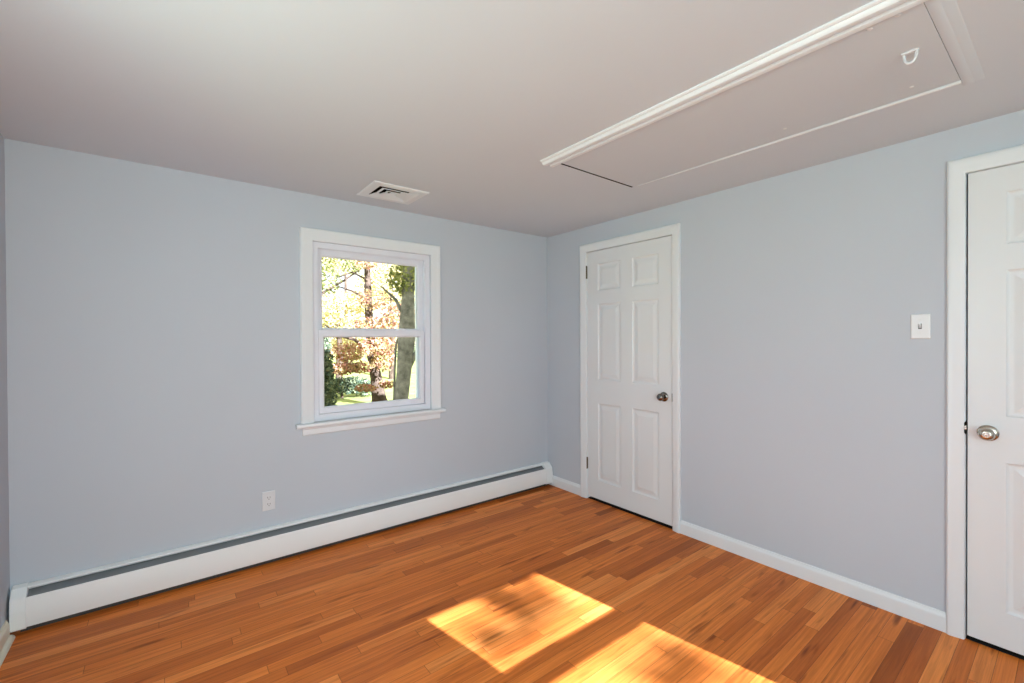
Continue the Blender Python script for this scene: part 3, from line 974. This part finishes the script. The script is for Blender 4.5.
def hedge_blobs(*cs):
    c = cs[1]
    tree('evergreen_hedge', (c.x, c.y, GZ), 'low dark evergreen hedge at the far side of the lawn', [(c.x, c.y, GZ - .1), (c.x, c.y, 0.2)], [0.05, 0.02], [],
         [(q, (0.5, 0.4, 0.30), 1.0) for q in cs], 3000, 0.09, M['bark_dark'], M['conifer_leaf'], 32, cat='hedge')


def spruce(c):
    tree('spruce_tree', (c.x, c.y, GZ), 'distant dark spruce at the upper right corner of the window', [(c.x, c.y, GZ - .1), (c.x, c.y, c.z + 2)], [0.15, 0.03], [],
         [(Vector((c.x, c.y, GZ + 1.0 + k * 0.8)), (1.1 - 0.1 * k, 1.1 - 0.1 * k, 0.6), 1.0) for k in range(9)], 4200, 0.16, M['bark_dark'], M['conifer_leaf'], 33)


# grey oak close to the window, standing in the shade of the house
tree('oak_tree', (1.25, 5.98, GZ), 'grey-barked tree trunk at the right of the lower window pane',
     [(1.25, 5.98, GZ - 0.1), V3(1.22, 5.98, -0.02), V3(1.30, 5.98, 0.66), V3(1.36, 5.98, 1.35), V3(1.42, 6.03, 2.18), V3(1.48, 6.08, 3.28), V3(1.58, 6.18, 4.87)], [0.24, 0.150, 0.155, 0.185, 0.14, 0.12, 0.09],
     [([V3(1.44, 5.98, 0.74), V3(1.46, 5.88, 0.87), V3(1.55, 5.78, 1.20), V3(1.72, 5.78, 1.63)], [0.05, 0.045, 0.035, 0.02]),
      ([V3(1.35, 5.98, 1.74), V3(1.21, 6.18, 2.18), V3(0.89, 6.28, 2.49)], [0.05, 0.035, 0.015]),
      ([V3(1.15, 6.18, -0.02), V3(1.17, 6.18, 0.66), V3(1.18, 6.13, 1.20), V3(1.28, 6.03, 1.63)], [0.025, 0.025, 0.025, 0.02])],
     [(V3(1.36, 6.08, 2.66), (0.40, 0.4, 0.40), 1.0), (V3(1.80, 6.18, 4.12), (1.1, 0.8, 0.7), 1.0)],
     1500, 0.075, M['bark_grey'], M['green_leaf'], 3)
# pink and orange maple in the middle of the pane
tree('maple_tree', (2.13, 9.48, GZ), 'pink and orange maple with a dark leaning trunk behind the window',
     [(2.13, 9.48, GZ - 0.1), V3(2.10, 9.48, -0.37), V3(2.02, 9.48, 0.21), V3(1.90, 9.48, 0.88), V3(1.86, 9.58, 1.88), V3(1.87, 9.68, 2.89), V3(1.82, 9.68, 4.18)], [0.28, 0.205, 0.165, 0.14, 0.115, 0.10, 0.05],
     [([V3(1.90, 9.48, 0.96), V3(1.32, 9.18, 1.31), V3(0.81, 8.98, 1.44), V3(0.44, 8.78, 1.69)], [0.06, 0.045, 0.03, 0.015]),
      ([V3(1.86, 9.58, 2.45), V3(1.38, 9.58, 2.68), V3(0.92, 9.38, 2.77)], [0.04, 0.03, 0.012]),
      ([V3(1.86, 9.58, 2.17), V3(2.19, 9.58, 2.47), V3(2.56, 9.38, 2.59)], [0.035, 0.025, 0.012]),
      ([V3(1.84, 9.58, 3.02), V3(1.39, 9.58, 3.21), V3(0.89, 9.38, 2.98)], [0.035, 0.025, 0.012])],
     [(V3(0.94, 8.58, 1.00), (0.55, 0.5, 0.26), 1.2), (V3(0.73, 8.38, 0.59), (0.42, 0.4, 0.16), 0.9), (V3(1.81, 8.78, 1.14), (0.55, 0.5, 0.28), 1.3),
      (V3(1.26, 8.18, 0.09), (0.30, 0.3, 0.10), 0.45), (V3(2.02, 8.88, 0.75), (0.35, 0.35, 0.32), 0.8), (V3(1.68, 8.88, 1.69), (0.5, 0.5, 0.25), 0.9), (V3(1.95, 8.58, 0.11), (0.22, 0.2, 0.12), 0.25),
      (V3(1.06, 8.18, 0.63), (0.45, 0.4, 0.16), 0.6), (V3(1.78, 8.98, 2.41), (0.55, 0.4, 0.30), 0.7), (V3(1.64, 9.18, 3.46), (0.35, 0.4, 0.22), 0.45), (V3(2.30, 8.58, 2.02), (0.55, 0.4, 0.30), 1.0), (V3(2.13, 8.58, 1.58), (0.5, 0.4, 0.2), 0.7)],
     5600, 0.075, M['bark_dark'], M['maple_leaf'], 5)
# yellow trees further back
yellow_tree(V3(2.19, 13.58, 2.32), (1.35, 1.0, 0.85), 11, 4600, 'pale yellow tree filling the lower left of the upper window pane')
yellow_tree(V3(5.55, 16.78, 3.94), (1.35, 0.9, 1.3), 12, 6000, 'golden yellow tree at the upper right of the window')
yellow_tree(V3(6.01, 20.48, 1.28), (2.6, 1.2, 1.1), 13, 5200, 'yellow-green tree behind the maple trunk')
yellow_tree(V3(5.88, 24.48, 6.01), (1.5, 1.0, 0.9), 14, 2600, 'thin pale tree high behind the upper window pane')
# green sprigs at the upper left
tree('birch_tree', (0.91, 10.38, GZ), 'thin light green tree at the left edge of the upper window pane',
     [(0.69, 10.38, GZ - 0.1), V3(0.65, 10.38, 1.60), V3(0.69, 10.38, 3.16), V3(0.75, 10.38, 4.45)], [0.10, 0.08, 0.06, 0.03],
     [([V3(0.68, 10.38, 2.57), V3(1.44, 10.38, 3.08), V3(1.95, 10.38, 3.48)], [0.045, 0.03, 0.012])],
     [(V3(0.91, 10.38, 3.10), (0.42, 0.4, 0.5), 1.0), (V3(1.22, 10.38, 3.70), (0.5, 0.4, 0.26), 0.7), (V3(1.65, 10.38, 3.45), (0.3, 0.3, 0.2), 0.3)], 900, 0.09, M['bark_dark'], M['green_leaf'], 21)
# dark evergreens
shrub_blobs(V3(-0.12, 6.98, 0.57))
hedge_blobs(V3(1.44, 11.98, -0.15), V3(1.82, 11.98, -0.21), V3(2.22, 11.98, -0.20), V3(2.55, 11.98, -0.29))
spruce(V3(10.59, 25.98, 5.79))

# street tree in front of the house: its sprays of leaves dapple the sun that falls through the front window


def sunward(x, y, Y):
    """the point at depth Y on the sun ray that lands on the floor at (x, y)"""
    t = (Y - y) / sun_dir.y
    return Vector((x, y, 0)) + sun_dir * t


YT = -22.0
sp = [(sunward(-1.64, -1.40, YT), (0.10, 0.10, 0.055), 2.4), (sunward(-1.50, -1.45, YT), (0.13, 0.1, 0.05), 0.8), (sunward(-1.32, -1.36, YT), (0.17, 0.15, 0.05), 1.3),
      (sunward(-1.42, -1.16, YT), (0.14, 0.12, 0.05), 1.5), (sunward(-1.20, -1.14, YT), (0.07, 0.1, 0.04), 0.35), (sunward(-1.16, -2.00, YT), (0.22, 0.15, 0.06), 1.7), (sunward(-1.35, -2.25, YT), (0.14, 0.12, 0.06), 0.6)]
c = sunward(-1.4, -1.7, YT)
xt, yt = c.x + 1.1, YT - 0.3
tree('street_tree', (xt, yt, GZ), 'thin-leaved tree standing in front of the house, outside the sunny window',
     [(xt, yt, GZ - 0.1), (xt, yt, 4.0), (xt - 0.06, yt + 0.05, 8.5), (xt - 0.1, yt + 0.1, c.z + 2.5)], [0.26, 0.22, 0.15, 0.05],
     [([(xt - 0.06, yt + 0.05, 8.6), (xt - 0.5, YT - 0.1, 10.0), (c.x + .25, YT, c.z - 0.05)], [0.05, 0.03, 0.010])],
     sp + [(Vector((xt, yt, c.z + 2.4)), (1.1, 1.1, 1.0), 3.0)], 1150, 0.06, M['bark_dark'], M['oak_leaf'], 41)

# band of trees closing the view at the far end of the yard
bm = bmesh.new()
leaves(bm, [(Vector((-30 + 3.1 * k, 37 + 1.5 * math.sin(k * 2.1), 1.0 + 0.5 * math.sin(k * 1.3))), (2.6, 1.4, 1.5 + 0.6 * math.sin(k * 0.9)), 1.0) for k in range(26)], 15000, 0.30, random.Random(77))
tag(obj('treeline', bm, M['yellow_leaf']), 'pale yellow-green band of trees far behind the lawn', 'treeline', kind='stuff')
